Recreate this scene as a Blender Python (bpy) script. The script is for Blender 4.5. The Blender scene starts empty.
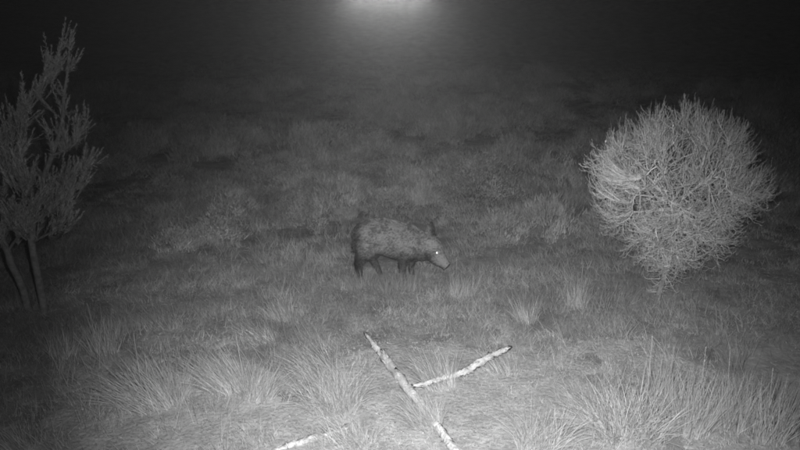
import bpy, bmesh, math, random
import numpy as np
from mathutils import Vector, Matrix
from mathutils.bvhtree import BVHTree

SC = bpy.context.scene
COL = SC.collection
rng = np.random.default_rng(7)
random.seed(7)

# ------------------------------------------------------------------ camera
CAM_H, PITCH, FPX = 4.1, math.radians(18.0), 693.0      # FPX: focal length in pixels of an 800 wide frame
cd = bpy.data.cameras.new('trail_camera')
cam = bpy.data.objects.new('trail_camera', cd)
COL.objects.link(cam)
cam.location = (0, 0, CAM_H)
cam.rotation_euler = (math.radians(90) - PITCH, 0, 0)
cd.sensor_width = 36.0
cd.lens = 36.0 * FPX / 800.0
cd.clip_start, cd.clip_end = 0.02, 1000.0
cd.dof.use_dof = True
cd.dof.focus_distance = 7.6
cd.dof.aperture_fstop = 2.4
SC.camera = cam
# ------------------------------------------------------------------ night sky
world = bpy.data.worlds.new('World')
SC.world = world
world.use_nodes = True
wn, wl = world.node_tree.nodes, world.node_tree.links
wn.clear()
sky = wn.new('ShaderNodeTexSky')
sky.sky_type = 'NISHITA'
sky.sun_disc = False
sky.sun_elevation = math.radians(20)
sky.sun_rotation = math.radians(200)
bw = wn.new('ShaderNodeRGBToBW')
bg = wn.new('ShaderNodeBackground')
bg.inputs['Strength'].default_value = 0.0006
wo = wn.new('ShaderNodeOutputWorld')
wl.new(sky.outputs[0], bw.inputs[0]); wl.new(bw.outputs[0], bg.inputs['Color']); wl.new(bg.outputs[0], wo.inputs['Surface'])
# ------------------------------------------------------------------ the infrared lamp over the lens (the only light of the place)
LAMP_POS = Vector((-0.008, 0.42, CAM_H + 0.0022))
LAMP_AIM = Vector((0.66, 8.2, 0.0))
for dx in (-0.024, -0.014, -0.005, 0.005, 0.014, 0.024):              # a short row of emitters
    ld = bpy.data.lights.new('infrared_lamp', 'SPOT')
    ld.energy = 3350.0 / 6
    ld.color = (1, 1, 1)
    ld.spot_size = math.radians(65)
    ld.spot_blend = 1.0
    ld.shadow_soft_size = 0.001
    lamp = bpy.data.objects.new('infrared_lamp', ld)
    COL.objects.link(lamp)
    lamp.location = LAMP_POS + Vector((dx, 0, 0))
    lamp.scale = (1.06, 1, 1)
    lamp.rotation_euler = (LAMP_AIM - LAMP_POS).to_track_quat('-Z', 'Y').to_euler()
for dx in (-0.018, -0.006, 0.006, 0.018):                               # the same lamp's unfocused light
    ld = bpy.data.lights.new('infrared_lamp_spill', 'POINT')
    ld.energy = 340.0 / 4
    ld.shadow_soft_size = 0.001
    lamp = bpy.data.objects.new('infrared_lamp_spill', ld)
    COL.objects.link(lamp)
    lamp.location = LAMP_POS + Vector((dx, 0, 0))
# ------------------------------------------------------------------ exposure and sampling
SC.view_settings.view_transform = 'Standard'
SC.view_settings.look = 'None'
SC.view_settings.exposure = 0.0
SC.view_settings.gamma = 1.0
SC.render.engine = 'CYCLES'
SC.cycles.use_denoising = True
SC.cycles.max_bounces = 5
SC.cycles.diffuse_bounces = 2
SC.cycles.volume_bounces = 0
SC.cycles.filter_width = 1.8

F = np.array([0, math.cos(PITCH), -math.sin(PITCH)])
U = np.array([0, math.sin(PITCH), math.cos(PITCH)])
CPOS = np.array([0, 0, CAM_H])

# ------------------------------------------------------------------ numeric helpers
_tab = np.random.default_rng(3).random((256, 256))
def vnoise(x, y):
    x = np.asarray(x, float); y = np.asarray(y, float)
    xi = np.floor(x).astype(int); yi = np.floor(y).astype(int)
    fx = x - xi; fy = y - yi
    fx = fx * fx * (3 - 2 * fx); fy = fy * fy * (3 - 2 * fy)
    g = lambda a, b: _tab[a & 255, b & 255]
    return (g(xi, yi) * (1 - fx) + g(xi + 1, yi) * fx) * (1 - fy) + (g(xi, yi + 1) * (1 - fx) + g(xi + 1, yi + 1) * fx) * fy
def fbm(x, y, o=4):
    s, a, t = 0, 1.0, 0
    for i in range(o):
        s = s + a * vnoise(x * 2 ** i + 17.3 * i, y * 2 ** i + 5.1 * i); t += a; a *= 0.5
    return s / t
def ground_z(x, y):
    x = np.asarray(x, float); y = np.asarray(y, float)
    d = np.hypot(x, y)
    t = np.clip((d - 24) / 70, 0, 1)
    rise = 11.0 * t * t * (3 - 2 * t)
    amp = np.clip((d - 4) / 20, 0.25, 1.0)
    return (fbm(x * 0.55 + 40, y * 0.55 + 11, 4) - 0.5) * 0.34 * amp + rise * (0.8 + 0.4 * vnoise(x * 0.03 + 9, y * 0.03))
def ray(px, py):
    v = F + (px - 400) / FPX * np.array([1.0, 0, 0]) - (py - 225) / FPX * U
    return v
def at(px, py):
    v = ray(px, py); z = 0.0
    for _ in range(12):
        t = (z - CAM_H) / v[2]; p = CPOS + v * t
        z = float(ground_z(p[0], p[1]))
    return Vector((p[0], p[1], z))
def on_plane(px, py, Y):
    v = ray(px, py); p = CPOS + v * (Y / v[1])
    return Vector(p)
def ppm(p):            # pixels of the 800 wide frame per metre at a point
    return FPX / float((np.array(p) - CPOS) @ F)

def mesh_np(name, V, tris=None, quads=None, smooth=False):
    me = bpy.data.meshes.new(name)
    V = np.asarray(V, np.float32)
    me.vertices.add(len(V)); me.vertices.foreach_set('co', V.ravel())
    idx, tot = [], []
    if quads is not None and len(quads):
        idx.append(np.asarray(quads, np.int32).ravel()); tot.append(np.full(len(quads), 4, np.int32))
    if tris is not None and len(tris):
        idx.append(np.asarray(tris, np.int32).ravel()); tot.append(np.full(len(tris), 3, np.int32))
    idx = np.concatenate(idx); tot = np.concatenate(tot)
    me.loops.add(len(idx)); me.loops.foreach_set('vertex_index', idx)
    me.polygons.add(len(tot))
    st = np.concatenate([[0], np.cumsum(tot)[:-1]]).astype(np.int32)
    me.polygons.foreach_set('loop_start', st)
    me.polygons.foreach_set('loop_total', tot)
    if smooth:
        me.polygons.foreach_set('use_smooth', np.ones(len(tot), bool))
    me.update(calc_edges=True); me.validate()
    return me

class Geo:
    def __init__(s): s.v, s.t, s.q, s.n = [], [], [], 0
    def add(s, V, t=None, q=None):
        s.v.append(np.asarray(V).reshape(-1, 3))
        if t is not None and len(t): s.t.append(np.asarray(t) + s.n)
        if q is not None and len(q): s.q.append(np.asarray(q) + s.n)
        s.n += len(s.v[-1])
    def mesh(s, name, smooth=False):
        return mesh_np(name, np.concatenate(s.v), np.concatenate(s.t) if s.t else None, np.concatenate(s.q) if s.q else None, smooth)

def blades(geo, P, D, L, W, bend=0.3, seg=3, droop=None, rg=rng):
    """ribbons: base P (n,3), unit direction D (n,3), length L, width W; bend pulls the tip along `droop` (default down)"""
    n = len(P)
    L = np.broadcast_to(L, n); W = np.broadcast_to(W, n); bend = np.broadcast_to(bend, n)
    dr = np.tile([0, 0, -1.0], (n, 1)) if droop is None else droop
    a = rg.random(n) * 2 * np.pi
    h = np.stack([np.cos(a), np.sin(a), np.zeros(n)], 1)
    S = h - D * (h * D).sum(1, keepdims=True)
    S /= np.linalg.norm(S, axis=1, keepdims=True) + 1e-9
    vs = []
    for i in range(seg + 1):
        t = i / seg
        c = P + D * (L * t)[:, None] + dr * (L * bend * t * t)[:, None]
        w = W * (1 - t ** 1.6) * 0.5
        if i < seg:
            vs.append(c - S * w[:, None]); vs.append(c + S * w[:, None])
        else:
            vs.append(c)
    k = 2 * seg + 1
    V = np.stack(vs, 1).reshape(-1, 3)
    b = (np.arange(n) * k)[:, None]
    q = [b + np.array([2 * i, 2 * i + 1, 2 * i + 3, 2 * i + 2]) for i in range(seg - 1)]
    t = b + np.array([2 * seg - 2, 2 * seg - 1, 2 * seg])
    geo.add(V, t, np.concatenate(q) if q else None)

def tubes(geo, C, R, K=3):
    """C (n,S,3) centre lines, R (n,S) radii"""
    n, S, _ = C.shape
    T = np.gradient(C, axis=1); T /= np.linalg.norm(T, axis=2, keepdims=True) + 1e-9
    ref = np.where(np.abs(T[:, :1, 2:3]) > 0.9, np.array([1.0, 0, 0]), np.array([0, 0, 1.0]))
    A = np.cross(T, np.broadcast_to(ref, T.shape)); A /= np.linalg.norm(A, axis=2, keepdims=True) + 1e-9
    B = np.cross(T, A)
    ang = np.arange(K) * 2 * np.pi / K
    V = C[:, :, None] + R[:, :, None, None] * (A[:, :, None] * np.cos(ang)[:, None] + B[:, :, None] * np.sin(ang)[:, None])
    V = V.reshape(-1, 3)
    base = np.arange(n)[:, None, None] * S * K
    s = np.arange(S - 1)[None, :, None] * K; k = np.arange(K)[None, None, :]; k2 = (k + 1) % K
    q = np.stack([base + s + k, base + s + k2, base + s + K + k2, base + s + K + k], -1).reshape(-1, 4)
    cap = []
    if K == 3:
        cap = (np.arange(n)[:, None] * S * K + (S - 1) * K + np.arange(3)[None])
    elif K > 3:
        e = np.arange(n)[:, None] * S * K
        cap = np.concatenate([e + o + np.array([0, i, i + 1]) for i in range(1, K - 1) for o in (0, (S - 1) * K)])
    geo.add(V, cap, q)

def bez(P0, T0, P1, T1, S):
    """hermite curves (n,S,3)"""
    t = np.linspace(0, 1, S)[None, :, None]
    P0, T0, P1, T1 = [np.asarray(a)[:, None, :] for a in (P0, T0, P1, T1)]
    return (2*t**3-3*t**2+1)*P0 + (t**3-2*t**2+t)*T0 + (-2*t**3+3*t**2)*P1 + (t**3-t**2)*T1

# ------------------------------------------------------------------ object helpers
def obj(name, me, mat=None, parent=None):
    o = bpy.data.objects.new(name, me); COL.objects.link(o)
    if mat: me.materials.append(mat) if not me.materials else None
    if parent: o.parent = parent
    return o
def tag(o, label=None, cat=None, group=None, kind=None):
    if label: o['label'] = label
    if cat: o['category'] = cat
    if group: o['group'] = group
    if kind: o['kind'] = kind
    return o
def empty(name, loc):
    o = bpy.data.objects.new(name, None); COL.objects.link(o); o.location = loc; o.empty_display_size = 0.1
    return o

# ------------------------------------------------------------------ materials (grey: the picture is infrared)
def grey_mat(name, lo, hi, rough=0.85, scale=6.0, island=0.0, translucent=0.0, bump=0.0, spec=0.15, detail=6.0, dark=None):
    m = bpy.data.materials.new(name); m.use_nodes = True
    N, L = m.node_tree.nodes, m.node_tree.links
    p = N['Principled BSDF']; out = N['Material Output']
    p.inputs['Roughness'].default_value = rough
    p.inputs['Specular IOR Level'].default_value = spec
    tc = N.new('ShaderNodeTexCoord'); no = N.new('ShaderNodeTexNoise')
    no.inputs['Scale'].default_value = scale; no.inputs['Detail'].default_value = detail; no.inputs['Roughness'].default_value = 0.62
    L.new(tc.outputs['Object'], no.inputs['Vector'])
    mr = N.new('ShaderNodeMapRange')
    mr.inputs[1].default_value = 0.3; mr.inputs[2].default_value = 0.7
    mr.inputs[3].default_value = lo; mr.inputs[4].default_value = hi
    L.new(no.outputs['Fac'], mr.inputs[0])
    val = mr.outputs[0]
    if island:
        ge = N.new('ShaderNodeNewGeometry')
        mm = N.new('ShaderNodeMapRange'); mm.inputs[3].default_value = 1 - island; mm.inputs[4].default_value = 1 + island
        L.new(ge.outputs['Random Per Island'], mm.inputs[0])
        mu = N.new('ShaderNodeMath'); mu.operation = 'MULTIPLY'
        L.new(val, mu.inputs[0]); L.new(mm.outputs[0], mu.inputs[1]); val = mu.outputs[0]
    L.new(val, p.inputs['Base Color'])
    if bump:
        bu = N.new('ShaderNodeBump'); bu.inputs['Strength'].default_value = bump; bu.inputs['Distance'].default_value = 0.02
        n2 = N.new('ShaderNodeTexNoise'); n2.inputs['Scale'].default_value = scale * 6; n2.inputs['Detail'].default_value = 5
        L.new(tc.outputs['Object'], n2.inputs['Vector']); L.new(n2.outputs['Fac'], bu.inputs['Height']); L.new(bu.outputs[0], p.inputs['Normal'])
    if translucent:
        tr = N.new('ShaderNodeBsdfTranslucent'); mx = N.new('ShaderNodeMixShader'); mx.inputs[0].default_value = translucent
        L.new(val, tr.inputs['Color']); L.new(p.outputs[0], mx.inputs[1]); L.new(tr.outputs[0], mx.inputs[2]); L.new(mx.outputs[0], out.inputs['Surface'])
    return m
M_GROUND = grey_mat('soil_and_thatch', 0.18, 0.44, 0.95, 2.2, bump=0.8, detail=9, spec=0.05)
M_GRASS = grey_mat('short_grass', 0.20, 0.56, 0.8, 0.9, island=0.35, translucent=0.25, detail=5)
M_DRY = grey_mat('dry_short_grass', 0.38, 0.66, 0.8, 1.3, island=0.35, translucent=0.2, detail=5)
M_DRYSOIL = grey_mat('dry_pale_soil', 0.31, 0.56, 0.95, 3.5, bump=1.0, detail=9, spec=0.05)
M_TALL = grey_mat('tall_dry_grass', 0.50, 0.76, 0.7, 1.2, island=0.35, translucent=0.25)
M_STRAW = grey_mat('straw_litter', 0.42, 0.6, 0.7, 2.0, island=0.25)
M_SCRUB = grey_mat('scrub_leaf', 0.20, 0.60, 0.8, 1.1, island=0.3, translucent=0.2)
M_LITTER = grey_mat('leaf_crumbs', 0.22, 0.44, 0.8, 2.0, island=0.5)
M_DEAD = grey_mat('weathered_wood', 0.46, 0.80, 0.85, 7.0, bump=0.8, detail=10)
M_TWIG = grey_mat('pale_twig', 0.50, 0.78, 0.6, 3.0, island=0.35)
M_LIMB = grey_mat('pale_limb', 0.5, 0.68, 0.6, 5.0)
M_TWIGLEAF = grey_mat('narrow_leaf', 0.40, 0.60, 0.7, 3.0, island=0.35, translucent=0.2)
M_FRUIT = grey_mat('dry_fruit', 0.5, 0.6, 0.5, 9.0)
M_BARK = grey_mat('bark', 0.16, 0.36, 0.9, 14.0, bump=1.0)
M_NEEDLE = grey_mat('scale_foliage', 0.34, 0.56, 0.75, 2.5, island=0.25, translucent=0.2)

# ------------------------------------------------------------------ ground
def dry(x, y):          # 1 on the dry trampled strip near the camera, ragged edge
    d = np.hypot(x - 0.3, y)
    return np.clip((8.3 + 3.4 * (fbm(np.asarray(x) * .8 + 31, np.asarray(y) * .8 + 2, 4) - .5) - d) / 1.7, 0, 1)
def build_ground():
    xs = np.concatenate([np.linspace(-400, -30, 38), np.linspace(-29, 29, 233), np.linspace(30, 400, 38)])
    ys = np.concatenate([np.linspace(-60, 1, 20), np.linspace(1.25, 45, 176), np.linspace(46.5, 500, 110)])
    X, Y = np.meshgrid(xs, ys)
    Z = ground_z(X, Y)
    V = np.stack([X, Y, Z], -1).reshape(-1, 3)
    nx, ny = len(xs), len(ys)
    i = (np.arange(ny - 1)[:, None] * nx + np.arange(nx - 1)[None]).ravel()
    me = mesh_np('ground', V, quads=np.stack([i, i + 1, i + nx + 1, i + nx], 1), smooth=True)
    o = tag(obj('ground', me, M_GROUND), 'rough night meadow rising into a dark slope', kind='structure')
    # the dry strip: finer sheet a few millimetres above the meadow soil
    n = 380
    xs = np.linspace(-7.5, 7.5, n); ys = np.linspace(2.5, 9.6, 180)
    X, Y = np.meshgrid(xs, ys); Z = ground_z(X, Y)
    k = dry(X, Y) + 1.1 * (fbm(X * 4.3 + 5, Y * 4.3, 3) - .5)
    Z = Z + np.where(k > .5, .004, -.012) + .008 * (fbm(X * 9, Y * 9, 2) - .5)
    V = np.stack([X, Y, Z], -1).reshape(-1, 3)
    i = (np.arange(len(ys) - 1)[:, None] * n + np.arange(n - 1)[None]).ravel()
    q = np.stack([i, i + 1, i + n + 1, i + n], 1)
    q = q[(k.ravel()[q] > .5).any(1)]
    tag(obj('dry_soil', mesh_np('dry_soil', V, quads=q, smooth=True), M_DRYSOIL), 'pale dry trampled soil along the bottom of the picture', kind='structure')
build_ground()

# ------------------------------------------------------------------ short grass over the whole meadow
def polar(n, d0, d1, half):
    d = d0 + (d1 - d0) * rng.random(n); a = (rng.random(n) * 2 - 1) * math.radians(half)
    return d * np.sin(a), d * np.cos(a), d
def upright(n, spread, lean=(0, 0)):
    D = np.stack([rng.normal(0, spread, n) + lean[0], rng.normal(0, spread, n) + lean[1], np.ones(n)], 1)
    return D / np.linalg.norm(D, axis=1, keepdims=True)
def build_grass():
    g = Geo()
    x, y, d = polar(560000, 4.6, 38, 40)
    m = fbm(x * 0.9 + 3, y * 0.9 + 70, 3)
    keep = rng.random(len(x)) < np.clip((m - 0.28) * 2.6 + np.clip((d - 14) / 14, 0, 0.5), np.where(d > 9.5, 0.18, 0.42), 1)
    keep &= rng.random(len(x)) < np.clip((38 - d) / 14, 0, 1)
    x, y, d, m = x[keep], y[keep], d[keep], m[keep]
    n = len(x)
    tall = np.clip((d - 7.5) / 6, 0, 1)
    L = (0.035 + 0.075 * np.clip((m - 0.4) * 3, 0, 1) + 0.20 * tall * np.clip((m - 0.40) * 4, 0, 1)) * (0.6 + 0.9 * rng.random(n))
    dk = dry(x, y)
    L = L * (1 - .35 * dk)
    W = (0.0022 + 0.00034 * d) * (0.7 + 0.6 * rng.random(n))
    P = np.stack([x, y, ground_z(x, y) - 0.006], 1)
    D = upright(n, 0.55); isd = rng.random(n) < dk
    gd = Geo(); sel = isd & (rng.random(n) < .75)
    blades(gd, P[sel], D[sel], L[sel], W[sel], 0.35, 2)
    blades(g, P[~isd], D[~isd], L[~isd], W[~isd], 0.3, 2)
    # small clumps all over the foreground
    nc = 3200
    cx, cy, cdist = polar(nc, 4.8, 17, 38)
    ch = (0.06 + 0.22 * rng.random(nc) ** 2) * np.clip(fbm(cx * .6 + 8, cy * .6, 2) * 2, .5, 1.5)
    cl = rng.normal(-.12, .28, nc)
    kp = rng.random(nc) > .7 * dry(cx, cy); cx, cy, cdist, ch, cl = cx[kp], cy[kp], cdist[kp], ch[kp], cl[kp]; nc = len(cx)
    k = np.repeat(np.arange(nc), 40); n = len(k)
    sp = .03 + .3 * ch[k]
    x = cx[k] + rng.normal(0, 1, n) * sp; y = cy[k] + rng.normal(0, 1, n) * sp
    D = np.stack([rng.normal(0, .32, n) + cl[k], rng.normal(0, .32, n), np.ones(n)], 1); D /= np.linalg.norm(D, axis=1, keepdims=True)
    P = np.stack([x, y, ground_z(x, y) - .006], 1); L = ch[k] * (.5 + .9 * rng.random(n)); W = .0035 + .0002 * cdist[k]
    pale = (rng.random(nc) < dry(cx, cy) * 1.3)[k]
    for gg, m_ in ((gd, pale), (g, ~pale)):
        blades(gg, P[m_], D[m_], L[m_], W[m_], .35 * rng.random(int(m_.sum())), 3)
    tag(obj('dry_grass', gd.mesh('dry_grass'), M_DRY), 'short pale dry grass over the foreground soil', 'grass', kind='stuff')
    tag(obj('grass', g.mesh('grass'), M_GRASS), 'short rough grass covering the meadow', 'grass', kind='stuff')
    # straw lying flat
    g = Geo()
    n = 26000
    x, y, d = polar(n, 4.6, 12, 38)
    a = rng.random(n) * 2 * np.pi
    D = np.stack([np.cos(a), np.sin(a), rng.normal(0.08, 0.16, n)], 1); D /= np.linalg.norm(D, axis=1, keepdims=True)
    P = np.stack([x, y, ground_z(x, y) + 0.01 + 0.02 * rng.random(n)], 1)
    blades(g, P, D, 0.03 + 0.10 * rng.random(n) ** 2, 0.0025 + 0.002 * rng.random(n), 0.12, 2)
    tag(obj('straw_litter', g.mesh('straw_litter'), M_STRAW), 'pale dead straw lying flat among the foreground grass', 'litter', kind='stuff')
build_grass()
def build_crumbs():
    g = Geo(); n = 30000
    x, y, d = polar(n, 4.8, 10.5, 36)
    ok = fbm(x * 1.1 + 60, y * 1.1, 3) > 0.46
    x, y = x[ok], y[ok]; n = len(x)
    P = np.stack([x, y, ground_z(x, y) + 0.012 + 0.03 * rng.random(n)], 1)
    D = rng.normal(0, 1, (n, 3)); D[:, 2] *= 0.5; D /= np.linalg.norm(D, axis=1, keepdims=True)
    blades(g, P, D, 0.010 + 0.025 * rng.random(n) ** 2, 0.006 + 0.010 * rng.random(n), 0.3, 2)
    tag(obj('leaf_litter', g.mesh('leaf_litter'), M_LITTER), 'crumbled pale leaf litter scattered over the foreground ground', 'litter', kind='stuff')
build_crumbs()

# ------------------------------------------------------------------ grass tussocks
def tussock(px, py, hpx, wpx, lean, label, n=260, group='grass tussocks in the meadow', arch=0.35, w=0.006, stalks=0, name='grass_tussock', mat=None):
    n = int(n * 2.4); w *= 0.72; stalks = min(stalks, 1)
    base = at(px, py); s = ppm(base)
    h = hpx / s / 0.93; r = wpx / s * 0.5
    g = Geo()
    a = rng.random(n) * 2 * np.pi; rr = np.sqrt(rng.random(n))
    off = np.stack([np.cos(a) * rr * r * 0.72, np.sin(a) * rr * r * 0.55], 1)
    gx, gy = base.x + off[:, 0], base.y + off[:, 1]
    P = np.stack([off[:, 0], off[:, 1], ground_z(gx, gy) - base.z - 0.02], 1)
    out = np.stack([np.cos(a), np.sin(a)], 1) * rr[:, None] * (r / h) * 0.42
    D = np.stack([out[:, 0] + lean + rng.normal(0, 0.20, n), out[:, 1] + rng.normal(0, 0.20, n), np.ones(n)], 1)
    D /= np.linalg.norm(D, axis=1, keepdims=True)
    L = h * (0.35 + 0.85 * rng.random(n))
    ob = np.stack([D[:, 0], D[:, 1], -0.75 * np.ones(n)], 1)
    blades(g, P, D, L, w * (0.6 + 0.8 * rng.random(n)), arch * (0.3 + 1.0 * rng.random(n)), 5, ob)
    root = empty(name, base)
    tag(obj('blades', g.mesh('tussock_blades'), mat or M_TALL, root), kind='stuff')
    tag(root, label, 'grass', group)
    for i in range(stalks):
        g2 = Geo()
        sx = (rng.random() - 0.5) * r * 0.8
        lx = lean * 0.25 + rng.normal(0, 0.06)
        top = h * (1.15 + 0.35 * rng.random())
        C = bez([[sx, 0, -0.02]], [[0, 0, top]], [[sx + lx * top, 0.02, top]], [[lx * top * 1.2, 0, top]], 7)
        tubes(g2, C, np.linspace(0.0026, 0.0014, 7)[None], 4)
        seedP = C[0, 4] + (C[0, 6] - C[0, 4]) * rng.random((26, 1))
        blades(g2, seedP, upright(26, 0.2), 0.022, 0.003, 0.1, 1)
        obj('seed_stalk', g2.mesh('seed_stalk'), M_TALL, root)
    return root
T = tussock
T(150, 402, 50, 84, -0.55, 'wide grass tussock swept to the left, leftmost of the bright foreground tussocks', 330, stalks=2)
T(176, 398, 34, 34, 0.12, 'small upright grass tuft at the right foot of the left-swept tussock', 120)
T(228, 388, 50, 56, -0.50, 'left-leaning feathery tussock between the leftmost tussock and the domed one', 240)
T(258, 398, 46, 40, 0.22, 'right-leaning grass tuft touching the left-leaning feathery tussock', 150)
T(333, 408, 52, 74, -0.12, 'domed arching grass tussock left of the crossed dead branches', 340, arch=0.7)
T(440, 386, 42, 44, -0.30, 'pale grass tussock standing in the fork of the crossed dead branches', 230)
T(428, 428, 42, 40, -0.30, 'loose straw tussock hiding the middle of the long dead branch', 420, arch=0.5)
T(417, 412, 24, 30, -0.25, 'short grass tuft over the crossing of the two dead branches', 160, arch=0.4)
T(628, 432, 66, 104, -0.05, 'large tussock with arching blades and a tall straight stalk, foreground right', 420, arch=0.75, w=0.008, stalks=2)
T(540, 446, 50, 66, 0.05, 'cut-off tussock at the bottom edge between the branches and the large tussock', 170, arch=0.6)
T(505, 372, 28, 44, -0.3, 'low straggly grass tuft beside the tip of the short dead branch', 90)
T(690, 432, 66, 52, 0.0, 'tall upright grass stand just right of the large arching tussock', 240, arch=0.12, stalks=3)
T(733, 428, 58, 46, 0.02, 'tall upright grass stand second from the right edge', 200, arch=0.12, stalks=3)
T(768, 440, 62, 48, 0.05, 'tall upright grass stand nearest the right edge', 200, arch=0.12, stalks=2)
T(662, 398, 40, 40, 0.1, 'fine grass tuft behind the large arching tussock', 120, arch=0.2, stalks=1)
T(24, 446, 28, 50, -0.3, 'dim grass tuft in the bottom left corner', 100)
T(104, 352, 40, 40, 0.0, 'dim upright grass tuft behind the left-swept tussock', 110, arch=0.15, stalks=1)
T(62, 356, 30, 36, 0.1, 'dim grass tuft below the leaning tree trunks', 80, arch=0.2)
T(282, 318, 24, 40, -0.4, 'low sloping grass tuft in mid meadow left of the boar', 80)
T(262, 340, 26, 44, -0.5, 'left-swept tuft behind the right-leaning foreground tuft', 90)
T(388, 292, 24, 40, 0.0, 'small grass tuft directly below the boar', 110, arch=0.2, mat=M_GRASS)
T(406, 288, 25, 42, 0.05, 'thin grass tuft hiding the front hooves of the boar', 130, arch=0.2, mat=M_GRASS)
T(364, 284, 20, 46, 0.0, 'short grass tuft hiding the hind hooves of the boar', 140, arch=0.2, mat=M_GRASS)
T(462, 296, 28, 34, 0.1, 'grass tuft in front of the snout of the boar', 90, arch=0.2, stalks=1)
T(527, 322, 32, 30, -0.15, 'slender grass tuft behind the tip of the short dead branch', 80, arch=0.2)
T(576, 306, 30, 28, 0.05, 'slender grass tuft halfway from the boar to the pale bush', 80, arch=0.12, stalks=1)
T(318, 372, 40, 60, -0.5, 'left-swept grass tuft behind the domed tussock', 120)
T(580, 404, 34, 50, -0.4, 'short tuft at the left side of the large arching tussock', 110, arch=0.6)
T(350, 444, 34, 70, -0.3, 'bottom edge tussock over the half buried branch', 140, arch=0.7)

# ------------------------------------------------------------------ low scrub
def scrub_arrays(rx, h, n, spiky, rg):
    """leafy low shrub round the origin: many small leaf clumps through a lumpy dome"""
    g = Geo()
    nc = 46; n = int(n * 2.6)
    a = rg.random(nc) * 2 * np.pi; rr = np.sqrt(rg.random(nc)) * rx
    cz = h * np.sqrt(np.clip(1 - (rr / rx) ** 2, 0.05, 1)) * (0.30 + 0.62 * rg.random(nc))
    C = np.stack([np.cos(a) * rr, np.sin(a) * rr, cz], 1)
    k = rg.integers(0, nc, n)
    P = C[k] + rg.normal(0, 1, (n, 3)) * np.array([0.24, 0.24, 0.17]) * (rx * 0.55)
    P[:, 2] = np.clip(P[:, 2], 0.01, None)
    D = np.stack([rg.normal(0, 0.45, n), rg.normal(0, 0.45, n), 0.45 + spiky + rg.random(n)], 1) + P * np.array([0.5, 0.5, 0.0]) / rx
    D /= np.linalg.norm(D, axis=1, keepdims=True)
    blades(g, P, D, (0.045 + 0.06 * rg.random(n)) * (1 + spiky * 1.2), 0.010 + 0.009 * rg.random(n), 0.25, 1, rg=rg)
    return g
def stems_mesh(rx, h):
    g = Geo(); n = 9
    a = rng.random(n) * 2 * np.pi
    P0 = np.stack([np.cos(a) * .04, np.sin(a) * .04, np.full(n, -0.05)], 1)
    P1 = np.stack([np.cos(a) * rx * .55, np.sin(a) * rx * .55, h * (.5 + .3 * rng.random(n))], 1)
    tubes(g, bez(P0, np.tile([0, 0, h * .6], (n, 1)), P1, (P1 - P0) * .8, 5), np.tile(np.linspace(.012, .004, 5), (n, 1)), 3)
    return g.mesh('shrub_stems')
def shrub(px, py, wpx, hpx, label, spiky=0.2, n=1500):
    b = at(px, py); s = ppm(b)
    rx, h = wpx / s * 0.5, hpx / s / 0.95
    root = empty('low_shrub', b)
    st = obj('stem', stems_mesh(rx, h), M_BARK, root)
    tag(obj('foliage', scrub_arrays(rx, h, n, spiky, rng).mesh('shrub_foliage'), M_SCRUB, root), kind='stuff')
    tag(root, label, 'shrub', 'low shrubs on the dim slope')
shrub(478, 196, 84, 40, 'broad rounded shrub on the slope, behind and right of the boar', 0.1, 2400)
shrub(553, 188, 56, 34, 'spiky twin-topped shrub on the slope left of the pale bush', 0.9, 1700)
shrub(545, 232, 66, 36, 'upright grassy shrub between the boar and the pale bush', 1.0, 1700)
shrub(336, 205, 50, 34, 'pale upright shrub on the slope behind the rump of the boar', 0.9, 1500)
shrub(256, 172, 40, 24, 'small dim shrub farthest up the slope to the left', 0.2, 1100)
shrub(214, 238, 52, 24, 'low pale rounded shrub in mid meadow left of the boar', 0.1, 1300)
shrub(176, 250, 46, 22, 'low dim shrub nearest the leaning tree', 0.2, 1100)
shrub(445, 146, 36, 20, 'small faint shrub highest on the slope above the boar', 0.2, 1000)
shrub(405, 176, 54, 28, 'dim shrub on the slope directly above the boar', 0.3, 1400)
shrub(298, 184, 52, 30, 'dim shrub on the slope between the small far shrub and the pale upright one', 0.3, 1400)
shrub(602, 232, 44, 28, 'dim shrub at the left foot of the pale bush', 0.3, 1200)
shrub(500, 236, 52, 24, 'low shrub level with the head of the boar', 0.5, 1300)
shrub(232, 214, 48, 26, 'dim shrub behind the low pale rounded shrub', 0.3, 1200)
def scrub_mass():
    g = Geo()
    protos = []
    for i in range(6):
        q = scrub_arrays(0.55, 0.5, 720, [0.1, 0.9, 0.3, 0.5, 0.1, 1.0][i], rng)
        protos.append((np.concatenate(q.v), np.concatenate(q.t), np.concatenate(q.q) if q.q else None))
    cnt = 0
    while cnt < 330:
        x, y, d = [float(v[0]) for v in polar(1, 11.8, 34, 38)]
        if vnoise(x * 0.45 + 20, y * 0.45) < 0.38: continue
        if 9 < y < 12.3 and abs(x) < 1.6: continue
        s = (0.45 + 0.75 * rng.random()) * min(1.5, 0.55 + (d - 11) * 0.08)
        V, t, q = protos[rng.integers(0, 6)]
        a = rng.random() * 6.28; c, sn = math.cos(a), math.sin(a)
        R = np.array([[c, -sn, 0], [sn, c, 0], [0, 0, 0.75 + 0.4 * rng.random()]])
        g.add((V * s) @ R.T + np.array([x, y, float(ground_z(x, y)) - 0.03]), t, q); cnt += 1
    tag(obj('scrub', g.mesh('scrub'), M_SCRUB), 'dim mass of low scrub spread over the dark slope', 'scrub', kind='stuff')
scrub_mass()

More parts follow.
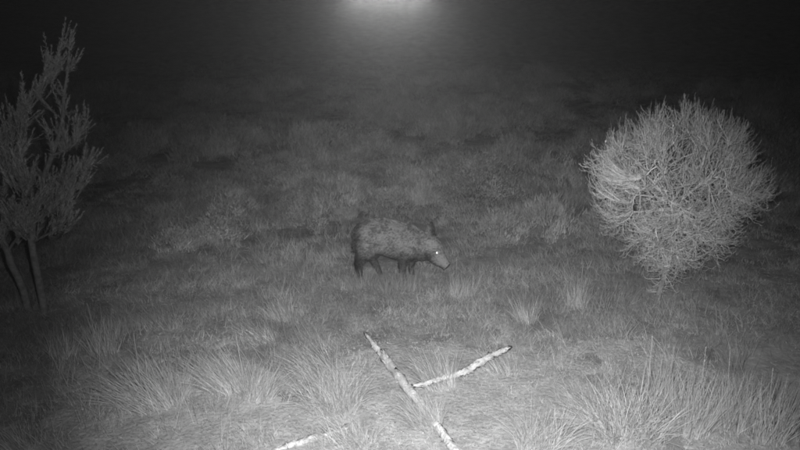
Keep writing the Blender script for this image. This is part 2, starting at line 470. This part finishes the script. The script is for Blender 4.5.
# ------------------------------------------------------------------ dead branches
def dead_branch(label, pts, radii, stubs, seed, ctail='dead_branch'):
    r = np.random.default_rng(seed)
    pts = [np.array(p, float) for p in pts]
    base = pts[0].copy()
    P = np.array(pts) - base
    tt = np.linspace(0, len(P) - 1, 60)
    C = np.stack([np.interp(tt, range(len(P)), P[:, i]) for i in range(3)], 1)
    R = np.interp(tt, range(len(P)), radii)
    for i in range(3):
        C[:, i] += np.convolve(r.normal(0, 0.014, 66), np.ones(7) / 7, 'valid')
    K = 14
    T_ = np.gradient(C, axis=0); T_ /= np.linalg.norm(T_, axis=1, keepdims=True)
    A = np.cross(T_, [0, 0, 1.0]); A /= np.linalg.norm(A, axis=1, keepdims=True); B = np.cross(T_, A)
    ang = np.arange(K) / K * 2 * np.pi
    rad = R[:, None] * (1 + 0.30 * (vnoise(ang[None] * 2.0 + seed, tt[:, None] * 1.6) - .5) + 0.55 * (vnoise(ang[None] * 3.3 + 3, tt[:, None] * 7 + seed) - .5)
                        + 0.30 * r.normal(0, .5, (len(tt), K)))
    V = C[:, None] + rad[..., None] * (A[:, None] * np.cos(ang)[:, None] + B[:, None] * np.sin(ang)[:, None])
    jag = 1.0 * r.random(K) * R[-1] * 3.0          # splintered end
    V[-1] += T_[-1] * jag[:, None]; V[0] -= T_[0] * (r.random(K) * R[0])[:, None]
    g = Geo()
    S = len(tt)
    s = np.arange(S - 1)[:, None] * K; k = np.arange(K)[None]
    q = np.stack([s + k, s + (k + 1) % K, s + K + (k + 1) % K, s + K + k], -1).reshape(-1, 4)
    caps = [[S * K, (i + 1) % K, i] for i in range(K)] + [[S * K + 1, (S - 1) * K + i, (S - 1) * K + (i + 1) % K] for i in range(K)]
    g.add(np.concatenate([V.reshape(-1, 3), C[:1], C[-1:]]), caps, q)
    root = empty('dead_branch', base)
    obj('wood', g.mesh('branch_wood'), M_DEAD, root)
    for (f, az, ln) in stubs:                       # snapped side twigs and lifted bark
        i = int(f * (S - 1)); d = A[i] * math.cos(az) + B[i] * math.sin(az) + T_[i] * 0.7
        d /= np.linalg.norm(d)
        g = Geo(); tubes(g, (C[i] + d * np.linspace(0, ln, 5)[:, None])[None], np.linspace(R[i] * .42, R[i] * .12, 5)[None], 6)
        obj('stub', g.mesh('branch_stub'), M_DEAD, root)
    for j in range(26):
        i = int(r.integers(3, S - 3)); az = r.random() * 6.28
        nrm = A[i] * math.cos(az) + B[i] * math.sin(az); side = np.cross(nrm, T_[i])
        c = C[i] + nrm * R[i] * 1.02; l = 0.03 + .06 * r.random(); w = .01 + .012 * r.random(); lift = .008 + .02 * r.random()
        Vv = np.array([c - T_[i]*l - side*w, c - T_[i]*l + side*w, c + side*w*1.2 + nrm*.003, c - side*w + nrm*.003, c + T_[i]*l*.8 + side*w*.6 + nrm*lift, c + T_[i]*l - side*w*.7 + nrm*lift])
        Vv = np.concatenate([Vv, Vv - nrm * 0.006])
        qq = [[0,1,2,3],[3,2,4,5],[6,9,8,7],[9,11,10,8],[0,3,9,6],[3,5,11,9],[1,7,8,2],[2,8,10,4],[5,4,10,11],[0,6,7,1]]
        g = Geo(); g.add(Vv, None, qq); obj('bark_flake', g.mesh('bark_flake'), M_DEAD, root)
    return tag(root, label, 'branch', 'dead branches in the foreground grass')
def lift(p, z): return (p.x, p.y, p.z + z)
A0, A1, A2, A3 = at(456, 458), at(437, 430), at(412, 402), None
a3 = on_plane(366, 334, at(400, 350).y + 0.12); a25 = on_plane(390, 364, at(400, 372).y + 0.1)
dead_branch('long pale dead branch running from the bottom edge up to the left', [lift(A0, .05), lift(A1, .06), lift(A2, .10), tuple(a25), tuple(a3)],
            [.038, .038, .046, .050, .017], [(.62, 2.4, .10), (.80, .3, .08), (.9, 2.6, .06)], 11)
b0 = at(414, 398); b2 = on_plane(507, 349, at(505, 366).y); b1 = on_plane(455, 376, at(455, 384).y)
dead_branch('shorter pale dead branch pointing right, crossing the long one', [lift(b0, .16), tuple(b1), tuple((b1 + b2) / 2 + Vector((0, 0, .015))), tuple(b2)],
            [.020, .031, .041, .022], [(.55, -1.2, .07), (.3, 2.0, .06)], 23)
dead_branch('half buried dead branch lying low at the bottom edge, left of the crossed ones', [lift(at(276, 450), -.012), lift(at(312, 440), .0), lift(at(346, 429), -.004)],
            [.032, .034, .016], [(.5, -1.3, .05)], 31)

# ------------------------------------------------------------------ pale twiggy bush on the right
def pale_bush():
    base = at(656, 302); s = ppm(base)
    r = np.random.default_rng(5)
    root = empty('twiggy_bush', base)
    def loc(px, py, dy=0.0): return np.array(on_plane(px, py, base.y + dy)) - np.array(base)
    hub = loc(676, 214, .1)
    cen = loc(677, 191, .1); rx, rz = 82 / s, 85 / s
    ts = np.array([[0, 0, -.05], loc(661, 286, .02), loc(668, 262, .05), loc(673, 236, .08), hub])
    g = Geo(); tubes(g, ts[None], np.array([[.045, .040, .038, .036, .034]]), 9)
    obj('trunk', g.mesh('bush_trunk', True), M_BARK, root)
    def shell(n, lo, hi, p=1.0):
        v = r.normal(0, 1, (n, 3)); v /= np.linalg.norm(v, axis=1, keepdims=True)
        lump = 0.80 + 0.40 * vnoise(np.arctan2(v[:, 2], v[:, 0]) * 2.4 + 7, v[:, 1] * 2 + 3)
        rad = (lo + (hi - lo) * r.random(n) ** p) * lump
        v = v * rad[:, None] * np.array([rx, rx * 0.95, rz])
        v[:, :2] *= np.interp(v[:, 2] / rz, [-1, -.5, .1, 1], [.62, .88, 1.0, 0.98])[:, None]     # narrower towards the foot
        return v + cen
    def grow(parents, pdir, targets, S, r0, r1, curl, K):
        d = ((targets[:, None] - parents[None]) ** 2).sum(-1)
        outward = ((targets[:, None] - cen) * (parents[None] - cen)).sum(-1)
        d = d + np.where(((parents - cen) ** 2).sum(-1)[None] > ((targets - cen) ** 2).sum(-1)[:, None], 4.0, 0)
        j = d.argmin(1)
        P0 = parents[j]; D = targets - P0; ln = np.linalg.norm(D, axis=1, keepdims=True)
        T0 = pdir[j] * ln * 0.9 + D * 0.3 + r.normal(0, .10, D.shape) * ln
        up = np.array([0, 0, 1.0])
        T1 = D * 0.55 + up * ln * curl + r.normal(0, .20, D.shape) * ln
        C = bez(P0, T0, targets, T1, S)
        C[:, 1:-1] += r.normal(0, .010, C[:, 1:-1].shape) * ln[:, None]
        g = Geo(); R = np.linspace(r0, r1, S)[None] * (0.75 + .5 * r.random((len(targets), 1)))
        tubes(g, C, R, K)
        fr = [int(S * f) for f in (.45, .7)] + [S - 1]
        pts = np.concatenate([C[:, f] for f in fr])
        tg = np.gradient(C, axis=1); tg = np.concatenate([tg[:, f] for f in fr]); tg /= np.linalg.norm(tg, axis=1, keepdims=True) + 1e-9
        return g, pts, tg, C
    pd0 = np.array([[0, 0, 1.0], [0, 0, 1.0], [0, 0, 1.0]]); pp0 = np.array([ts[2], ts[3], ts[4]])
    t1 = shell(15, .38, .55)
    t1[0] = loc(625, 190, -.35); t1[1] = loc(655, 160, -.5); t1[2] = loc(722, 170, -.4); t1[3] = loc(708, 232, -.45)
    # each main limb a part of its own
    allp, alld = [], []
    for i in range(len(t1)):
        gg, p, d, C = grow(pp0, pd0, t1[i:i + 1], 9, .019, .008, .15, 6)
        obj('limb', gg.mesh('bush_limb', True), M_LIMB, root); allp.append(p); alld.append(d)
    p1, d1 = np.concatenate(allp), np.concatenate(alld)
    t2 = shell(95, .5, .8)
    g2, p2, d2, _ = grow(p1, d1, t2, 8, .009, .0045, .2, 4)
    t3 = np.concatenate([shell(1000, .5, .92, .7), loc(604, 172, -.2) + r.normal(0, 1, (70, 3)) * np.array([.13, .15, .13])])
    g3, p3, d3, _ = grow(p2, d2, t3, 8, .0046, .0026, .40, 3)
    def sprout(n, l0, l1, rad, curl):
        k = r.integers(0, len(p3), n); P0 = p3[k]
        o = (P0 - cen); o /= np.linalg.norm(o, axis=1, keepdims=True) + 1e-9
        D = d3[k] * .55 + o * .45 + np.array([0, 0, .16]) + r.normal(0, .55, (n, 3)); D /= np.linalg.norm(D, axis=1, keepdims=True)
        ln = (l0 + (l1 - l0) * r.random((n, 1)))
        E = (P0 + D * ln - cen) / np.array([rx, rx * .95, rz]); ex = np.linalg.norm(E, axis=1, keepdims=True)
        ln = np.where(ex > 1.04, ln * .45, ln)
        P1 = P0 + D * ln + np.array([0, 0, .22]) * ln
        T1 = D * ln * .5 + np.array([0, 0, curl]) * ln + r.normal(0, .18, (n, 3)) * ln
        C = bez(P0, D * ln * .9 - np.array([0, 0, .25]) * ln, P1, T1, 7)
        C[:, 1:-1] += r.normal(0, .028, C[:, 1:-1].shape) * ln[:, None]
        g = Geo(); tubes(g, C, np.linspace(rad, rad * .75, 7)[None] * (.8 + .5 * r.random((n, 1))), 3)
        return g, C
    g4, C4 = sprout(7200, .12, .32, .0020, .9)
    # wiry shoots round the foot of the crown, veiling the stem
    n = 170; f = r.random(n); P0 = np.stack([np.interp(f * 3.2 + .5, range(5), ts[:, i]) for i in range(3)], 1)
    D = r.normal(0, 1, (n, 3)) * np.array([1, 1, .45]) + np.array([0, 0, .1]); D /= np.linalg.norm(D, axis=1, keepdims=True)
    ln = (.12 + .30 * r.random((n, 1))) * (.45 + f[:, None])
    C5 = bez(P0, D * ln, P0 + D * ln, D * ln * .3 + np.array([0, 0, .8]) * ln, 7); C5[:, 1:] += r.normal(0, .02, C5[:, 1:].shape) * ln[:, None]
    tubes(g4, C5, np.tile(np.linspace(.0035, .002, 7), (n, 1)), 3)
    tag(obj('branches', g2.mesh('bush_branches'), M_TWIG, root), kind='stuff')
    tag(obj('twigs', g3.mesh('bush_twigs'), M_TWIG, root), kind='stuff')
    tag(obj('twig_tips', g4.mesh('bush_twig_tips'), M_TWIG, root), kind='stuff')
    # narrow leaves
    g = Geo(); n = 11000
    k = r.integers(0, len(C4), n); f = r.integers(2, 7, n)
    P = C4[k, f] + r.normal(0, .004, (n, 3))
    D = r.normal(0, .8, (n, 3)) + np.array([0, 0, .7]); D /= np.linalg.norm(D, axis=1, keepdims=True)
    blades(g, P, D, .016 + .024 * r.random(n), .0055, .15, 1, rg=r)
    tag(obj('crown', g.mesh('bush_leaves'), M_TWIGLEAF, root), kind='stuff')
    for (px, py, dy) in ((615, 125, -.75), (664, 115, -.6), (690, 138, -.95)):
        bm = bmesh.new(); bmesh.ops.create_icosphere(bm, subdivisions=2, radius=.014)
        bmesh.ops.scale(bm, vec=(.8, .8, 1.25), verts=bm.verts)
        me = bpy.data.meshes.new('fruit'); bm.to_mesh(me); bm.free()
        q = loc(px, py, dy); j = ((C4[:, -1] - q) ** 2).sum(1).argmin()
        o = obj('fruit', me, M_FRUIT, root); o.location = C4[j, -1]
    tag(root, 'pale round twiggy bush on a leaning stem, brightly lit at the right', 'bush')
pale_bush()

# ------------------------------------------------------------------ leaning tree at the left edge
def left_tree():
    base = at(36, 309)
    r = np.random.default_rng(9)
    root = empty('leaning_tree', base)
    def loc(px, py, dy=0.0): return np.array(on_plane(px, py, base.y + dy)) - np.array(base)
    g = Geo()
    def stem(pts, radii, name='trunk', K=8):
        P = np.array(pts); t = np.linspace(0, len(P) - 1, 14)
        C = np.stack([np.interp(t, range(len(P)), P[:, i]) for i in range(3)], 1)
        C[1:-1] += r.normal(0, .008, C[1:-1].shape)
        g = Geo(); tubes(g, C[None], np.interp(t, range(len(P)), radii)[None], K)
        obj(name, g.mesh('tree_' + name, True), M_BARK, root); return C
    f1 = np.array(at(31, 312)) - np.array(base); f2 = np.array(at(45, 314)) - np.array(base)
    s1 = stem([f1 - [0, 0, .1], loc(20, 282), loc(6, 250), loc(-14, 200, .1), loc(-30, 140, .1), loc(-40, 60, .1)], [.055, .05, .046, .042, .03, .015])
    s2 = stem([f2 - [0, 0, .1], loc(38, 275, -.05), loc(31, 238, -.05), loc(40, 190, 0), loc(58, 140, .1), loc(64, 100, .15), loc(70, 48, .2)], [.055, .05, .046, .04, .03, .022, .008])
    limbs = [(s1, 5, loc(45, 185, -.3)), (s1, 7, loc(20, 140, -.2)), (s2, 5, loc(78, 185, -.2)), (s2, 6, loc(90, 160, .1)), (s2, 6, loc(20, 180, -.4)),
             (s2, 4, loc(10, 215, -.3)), (s1, 8, loc(30, 95, .1)), (s1, 9, loc(60, 52, .2)), (s2, 8, loc(82, 138, 0)), (s2, 4, loc(70, 215, -.2)), (s1, 6, loc(-30, 150, -.3)), (s1, 5, loc(-20, 205, -.4))]
    L = []
    for st, i, tip in limbs:
        P0 = st[i]; D = tip - P0
        C = bez(P0[None], (D * .8)[None], tip[None], (D * .6 + np.array([0, 0, .5 * np.linalg.norm(D)]))[None], 10)
        g = Geo(); tubes(g, C, np.linspace(.022, .007, 10)[None], 5)
        obj('limb', g.mesh('tree_limb', True), M_BARK, root); L.append(C[0])
    # flattened sprays of scale foliage, pointing up and outward
    g = Geo(); ga = Geo()
    def spray(P, D, ln, fat=1.0, k=85):
        D = D / np.linalg.norm(D)
        t = r.random(k) ** .8
        side = np.cross(D, r.normal(0, 1, 3)); side /= np.linalg.norm(side)
        ax = P + D * (t * ln)[:, None] + np.array([0, 0, 1.0]) * (t ** 2 * ln * .18)[:, None]
        sg = np.where(r.random(k) < .5, -1, 1)
        d = D + side * (sg * (.75 - .4 * t))[:, None] + r.normal(0, .28, (k, 3))
        d /= np.linalg.norm(d, axis=1, keepdims=True)
        blades(g, ax, d, (.04 + .08 * (1 - t) * r.random(k)) * fat, .0085 * fat, .05, 2, rg=r)
        C = P + D * np.linspace(0, ln, 4)[:, None]
        tubes(ga, C[None], np.linspace(.006, .003, 4)[None], 3)
    for C in L:
        d0 = C[-1] - C[-3]
        for j in range(30):
            f = .3 + .7 * r.random(); P = C[int(f * 9)] + r.normal(0, .05, 3)
            D = d0 / np.linalg.norm(d0) * .6 + r.normal(0, .40, 3) + np.array([.22, 0, .75])
            spray(P, D, .18 + .26 * r.random())
    for C, lo, hi, n in ((s2, 6, 13, 40), (s1, 6, 13, 80)):
        for j in range(n):
            i = r.integers(lo, hi + 1); D = np.array([.1, 0, .8]) + r.normal(0, .45, 3)
            spray(C[i] + r.normal(0, .03, 3), D, .16 + .18 * r.random(), .9)
    C = L[7]
    for j in range(45):
        D = (C[-1] - C[0]) / np.linalg.norm(C[-1] - C[0]) + np.array([0, 0, .5]) + r.normal(0, .25, 3)
        spray(C[r.integers(2, 10)], D, .2 + .2 * r.random(), .9)
    tag(obj('branchlets', ga.mesh('tree_branchlets'), M_BARK, root), kind='stuff')
    tag(obj('crown', g.mesh('tree_crown'), M_NEEDLE, root), kind='stuff')
    tag(root, 'slender two-stemmed tree with feathery foliage at the left edge', 'tree')
left_tree()

# ------------------------------------------------------------------ wild boar
def boar_material(name, fur):
    m = bpy.data.materials.new(name); m.use_nodes = True
    N, L = m.node_tree.nodes, m.node_tree.links
    p = N['Principled BSDF']; p.inputs['Roughness'].default_value = .75; p.inputs['Specular IOR Level'].default_value = .2
    tc = N.new('ShaderNodeTexCoord'); sp = N.new('ShaderNodeSeparateXYZ'); L.new(tc.outputs['Object'], sp.inputs[0])
    no = N.new('ShaderNodeTexNoise'); no.inputs['Scale'].default_value = 34; no.inputs['Detail'].default_value = 6
    mp = N.new('ShaderNodeMapping'); mp.inputs['Scale'].default_value = (.8, 1, 1.1)
    L.new(tc.outputs['Object'], mp.inputs[0]); L.new(mp.outputs[0], no.inputs['Vector'])
    n2 = N.new('ShaderNodeTexNoise'); n2.inputs['Scale'].default_value = 5.5; n2.inputs['Detail'].default_value = 3
    L.new(tc.outputs['Object'], n2.inputs['Vector'])
    a0 = N.new('ShaderNodeMath'); a0.operation = 'MULTIPLY'; L.new(no.outputs['Fac'], a0.inputs[0]); L.new(n2.outputs['Fac'], a0.inputs[1])
    a = N.new('ShaderNodeMapRange'); a.inputs[1].default_value = .16; a.inputs[2].default_value = .27; a.inputs[3].default_value = .10; a.inputs[4].default_value = .235
    L.new(a0.outputs[0], a.inputs[0])
    z = N.new('ShaderNodeMapRange'); z.inputs[1].default_value = .36; z.inputs[2].default_value = .52; z.inputs[3].default_value = .34; z.inputs[4].default_value = 1
    L.new(sp.outputs['Z'], z.inputs[0])                    # black stockings, grizzled flanks
    hx = N.new('ShaderNodeMapRange'); hx.inputs[1].default_value = .40; hx.inputs[2].default_value = .48; hx.inputs[3].default_value = 0; hx.inputs[4].default_value = 1
    L.new(sp.outputs['X'], hx.inputs[0])
    mxz = N.new('ShaderNodeMath'); mxz.operation = 'MAXIMUM'; L.new(z.outputs[0], mxz.inputs[0]); L.new(hx.outputs[0], mxz.inputs[1])
    rx = N.new('ShaderNodeMapRange'); rx.inputs[1].default_value = -.68; rx.inputs[2].default_value = -.54; rx.inputs[3].default_value = .35; rx.inputs[4].default_value = 1
    L.new(sp.outputs['X'], rx.inputs[0])                   # dark breech
    m1 = N.new('ShaderNodeMath'); m1.operation = 'MULTIPLY'; L.new(a.outputs[0], m1.inputs[0]); L.new(mxz.outputs[0], m1.inputs[1])
    m2 = N.new('ShaderNodeMath'); m2.operation = 'MULTIPLY'; L.new(m1.outputs[0], m2.inputs[0]); L.new(rx.outputs[0], m2.inputs[1])
    ez = N.new('ShaderNodeMapRange'); ez.inputs[1].default_value = .71; ez.inputs[2].default_value = .75; L.new(sp.outputs['Z'], ez.inputs[0])
    em = N.new('ShaderNodeMath'); em.operation = 'MULTIPLY'; L.new(ez.outputs[0], em.inputs[0]); L.new(hx.outputs[0], em.inputs[1])
    ei = N.new('ShaderNodeMapRange'); ei.inputs[3].default_value = 1; ei.inputs[4].default_value = .35; L.new(em.outputs[0], ei.inputs[0])   # dark ears
    m4 = N.new('ShaderNodeMath'); m4.operation = 'MULTIPLY'; L.new(m2.outputs[0], m4.inputs[0]); L.new(ei.outputs[0], m4.inputs[1])
    v = m4.outputs[0]
    if fur:
        ge = N.new('ShaderNodeNewGeometry'); mr = N.new('ShaderNodeMapRange'); mr.inputs[3].default_value = .6; mr.inputs[4].default_value = 1.4
        L.new(ge.outputs['Random Per Island'], mr.inputs[0])
        m3 = N.new('ShaderNodeMath'); m3.operation = 'MULTIPLY'; L.new(v, m3.inputs[0]); L.new(mr.outputs[0], m3.inputs[1]); v = m3.outputs[0]
    L.new(v, p.inputs['Base Color'])
    return m
def boar():
    base = at(400, 277)
    r = np.random.default_rng(21)
    g = Geo()
    def loft(sec, K=18):
        cs = np.array([s[0] for s in sec], float)
        Tn = np.gradient(cs, axis=0); Tn /= np.linalg.norm(Tn, axis=1, keepdims=True)
        ang = np.arange(K) / K * 2 * np.pi
        V = []
        for (c, hh, hw), t in zip(sec, Tn):
            side = np.cross(t, [0, 0, 1.0])
            if np.linalg.norm(side) < .2: side = np.cross(t, [1.0, 0, 0])
            side /= np.linalg.norm(side); up = np.cross(side, t)
            V.append(np.array(c) + np.cos(ang)[:, None] * side * hw + np.sin(ang)[:, None] * up * hh)
        S = len(sec)
        s = np.arange(S - 1)[:, None] * K; k = np.arange(K)[None]
        q = np.stack([s + k, s + (k + 1) % K, s + K + (k + 1) % K, s + K + k], -1).reshape(-1, 4)
        caps = [[S * K, (i + 1) % K, i] for i in range(K)] + [[S * K + 1, (S - 1) * K + i, (S - 1) * K + (i + 1) % K] for i in range(K)]
        g.add(np.concatenate([np.concatenate(V), cs[:1] - Tn[:1] * sec[0][1] * .3, cs[-1:] + Tn[-1:] * sec[-1][1] * .15]), caps, q)
    loft([((-.69, 0, .58), .06, .05), ((-.67, 0, .585), .14, .11), ((-.62, 0, .605), .20, .16), ((-.54, 0, .64), .245, .195), ((-.42, 0, .68), .268, .215),
          ((-.28, 0, .675), .268, .215), ((-.14, 0, .635), .28, .215), ((0, 0, .59), .288, .215), ((.12, 0, .55), .285, .215), ((.22, 0, .525), .26, .195),
          ((.31, -.01, .51), .225, .17), ((.42, -.025, .50), .20, .14)])
    loft([((.30, 0, .545), .20, .15), ((.41, -.03, .525), .20, .15), ((.49, -.06, .465), .178, .137), ((.555, -.095, .395), .148, .112), ((.61, -.125, .34), .120, .090),
          ((.655, -.145, .30), .096, .074), ((.695, -.165, .265), .080, .066), ((.718, -.177, .245), .077, .064)])
    def limb(pts, y, y2=None):
        for (x0, z0, r0), (x1, z1, r1) in zip(pts[:-1], pts[1:]):
            t = np.linspace(0, 1, 4)
            loft([((x0 + (x1 - x0) * u, y, z0 + (z1 - z0) * u), (r0 + (r1 - r0) * u) * 1.12, r0 + (r1 - r0) * u) for u in t], 10)
            bm = bmesh.new(); bmesh.ops.create_icosphere(bm, subdivisions=2, radius=r1 * 1.06)
            Vv = np.array([v.co[:] for v in bm.verts]) + [x1, y, z1]; tt = np.array([[v.index for v in f.verts] for f in bm.faces]); bm.free()
            g.add(Vv, tt)
    limb([(-.50, .64, .17), (-.53, .45, .125), (-.63, .29, .062), (-.62, .09, .042), (-.59, .02, .042)], -.11)
    limb([(-.46, .66, .15), (-.34, .47, .10), (-.43, .28, .056), (-.345, .10, .042), (-.315, .02, .04)], .10)
    limb([(.13, .56, .15), (.06, .40, .085), (.035, .23, .058), (.05, .08, .042), (.075, .02, .04)], -.115)
    limb([(.15, .56, .15), (.13, .41, .08), (.19, .24, .055), (.165, .09, .042), (.19, .02, .04)], .115)
    # tail
    loft([((-.65, -.01, .74), .03, .03), ((-.69, -.015, .69), .024, .024), ((-.70, -.02, .60), .020, .020), ((-.70, -.02, .50), .017, .017), ((-.695, -.02, .43), .02, .02)], 8)
    # ears
    for sy in (-1, 1):
        o = np.array([.445, -.035, .69]) + np.array([.02, .088 * sy, -.005])
        d = np.array([.10, .42 * sy - .1, .9]); d /= np.linalg.norm(d)
        loft([(o - d * .05, .036, .05), (o + d * .05, .032, .068), (o + d * .13, .022, .052), (o + d * .19, .014, .016)], 10)
    tmp = bpy.data.objects.new('tmp_boar', g.mesh('tmp_boar')); COL.objects.link(tmp)
    md = tmp.modifiers.new('r', 'REMESH'); md.mode = 'VOXEL'; md.voxel_size = .0105; md.use_smooth_shade = True
    ms = tmp.modifiers.new('s', 'SMOOTH'); ms.factor = .5; ms.iterations = 5
    dg = bpy.context.evaluated_depsgraph_get()
    me = bpy.data.meshes.new_from_object(tmp.evaluated_get(dg)); me.name = 'boar_body'
    bpy.data.objects.remove(tmp)
    root = empty('wild_boar', base)
    body = obj('body', me, boar_material('boar_hide', False), root)
    # bristles
    me.calc_loop_triangles()
    nv = len(me.vertices)
    co = np.empty(nv * 3); me.vertices.foreach_get('co', co); co = co.reshape(-1, 3)
    nf = len(me.polygons)
    ce = np.empty(nf * 3); me.polygons.foreach_get('center', ce); ce = ce.reshape(-1, 3)
    no = np.empty(nf * 3); me.polygons.foreach_get('normal', no); no = no.reshape(-1, 3)
    ar = np.empty(nf); me.polygons.foreach_get('area', ar)
    n = 24000
    k = r.choice(nf, n, p=ar / ar.sum())
    P, Nn = ce[k] + r.normal(0, .004, (n, 3)), no[k]
    ok = ~((P[:, 0] > .68) & (P[:, 2] < .42)) & (P[:, 2] > .12)
    P, Nn = P[ok], Nn[ok]; n = len(P)
    D = np.tile([-1.0, 0, -.45], (n, 1)) + r.normal(0, .25, (n, 3))
    hd = P[:, 0] > .42
    D[hd] = np.array([-.7, .25, .6]) + r.normal(0, .25, (hd.sum(), 3))
    D -= Nn * (D * Nn).sum(1, keepdims=True); D /= np.linalg.norm(D, axis=1, keepdims=True) + 1e-9
    D = D * .82 + Nn * .5; D /= np.linalg.norm(D, axis=1, keepdims=True)
    Ln = .028 + .026 * r.random(n)
    Ln = np.where((Nn[:, 2] > .7), Ln * 1.25, Ln)
    Ln = np.where(P[:, 2] < .38, Ln * .5, Ln); Ln = np.where(hd, Ln * .55, Ln)
    tl = (P[:, 0] < -.70); Ln = np.where(tl, .06, Ln)
    gf = Geo(); blades(gf, P - Nn * .004, D, Ln, .008, .15, 2, rg=r)
    tag(obj('fur', gf.mesh('boar_fur'), boar_material('boar_bristle', True), root), kind='stuff')
    # eye shining back at the lamp
    bv = BVHTree.FromPolygons([tuple(c) for c in co], [tuple(f.vertices) for f in me.polygons])
    hit, nrm, _, _ = bv.ray_cast(Vector((.555, -1, .475)), Vector((0, 1, 0)))
    me_e = bpy.data.meshes.new('eye'); bm = bmesh.new()
    bmesh.ops.create_uvsphere(bm, u_segments=16, v_segments=10, radius=.017)
    for v in bm.verts: v.co.z *= .28
    bm.to_mesh(me_e); bm.free()
    for p_ in me_e.polygons: p_.use_smooth = True
    m = bpy.data.materials.new('eye_shine'); m.use_nodes = True
    p = m.node_tree.nodes['Principled BSDF']; p.inputs['Base Color'].default_value = (.9, .9, .9, 1); p.inputs['Metallic'].default_value = 1; p.inputs['Roughness'].default_value = .42
    for q, flip in ((hit, 1), ):
        e = obj('eye', me_e, m, root); tc = (Vector((0, .2, CAM_H)) - (base + q)).normalized()
        e.location = q + tc * .008 + nrm * .004
        e.rotation_euler = tc.to_track_quat('Z', 'Y').to_euler()
    hit2, nr2, _, _ = bv.ray_cast(Vector((.50, 1, .50)), Vector((0, -1, 0)))
    if hit2:
        e = obj('eye', me_e, m, root); e.location = hit2 + nr2 * .003; e.rotation_euler = nr2.to_track_quat('Z', 'Y').to_euler()
    tag(root, 'dark bristly wild boar walking right with lowered head and shining eye', 'boar')
boar()

# ------------------------------------------------------------------ night mist
def haze():
    me = bpy.data.meshes.new('haze'); bm = bmesh.new()
    bmesh.ops.create_cube(bm, size=1)
    zmin, zmax = -2.0, 26.0
    for v in bm.verts:
        v.co = Vector((v.co.x * 820, 220 + v.co.y * 580, zmin if v.co.z < 0 else zmax))
    bm.to_mesh(me); bm.free()
    m = bpy.data.materials.new('night_mist'); m.use_nodes = True
    N, L = m.node_tree.nodes, m.node_tree.links
    N.remove(N['Principled BSDF'])
    pv = N.new('ShaderNodeVolumePrincipled'); pv.inputs['Color'].default_value = (.9, .9, .9, 1); pv.inputs['Density'].default_value = 3.6e-4; pv.inputs['Anisotropy'].default_value = 0.58
    L.new(pv.outputs[0], N['Material Output'].inputs['Volume'])
    m.cycles.volume_sampling = 'EQUIANGULAR'
    m.cycles.homogeneous_volume = True
    tag(obj('haze', me, m), 'thin night mist lit by the lamp', kind='stuff')
haze()
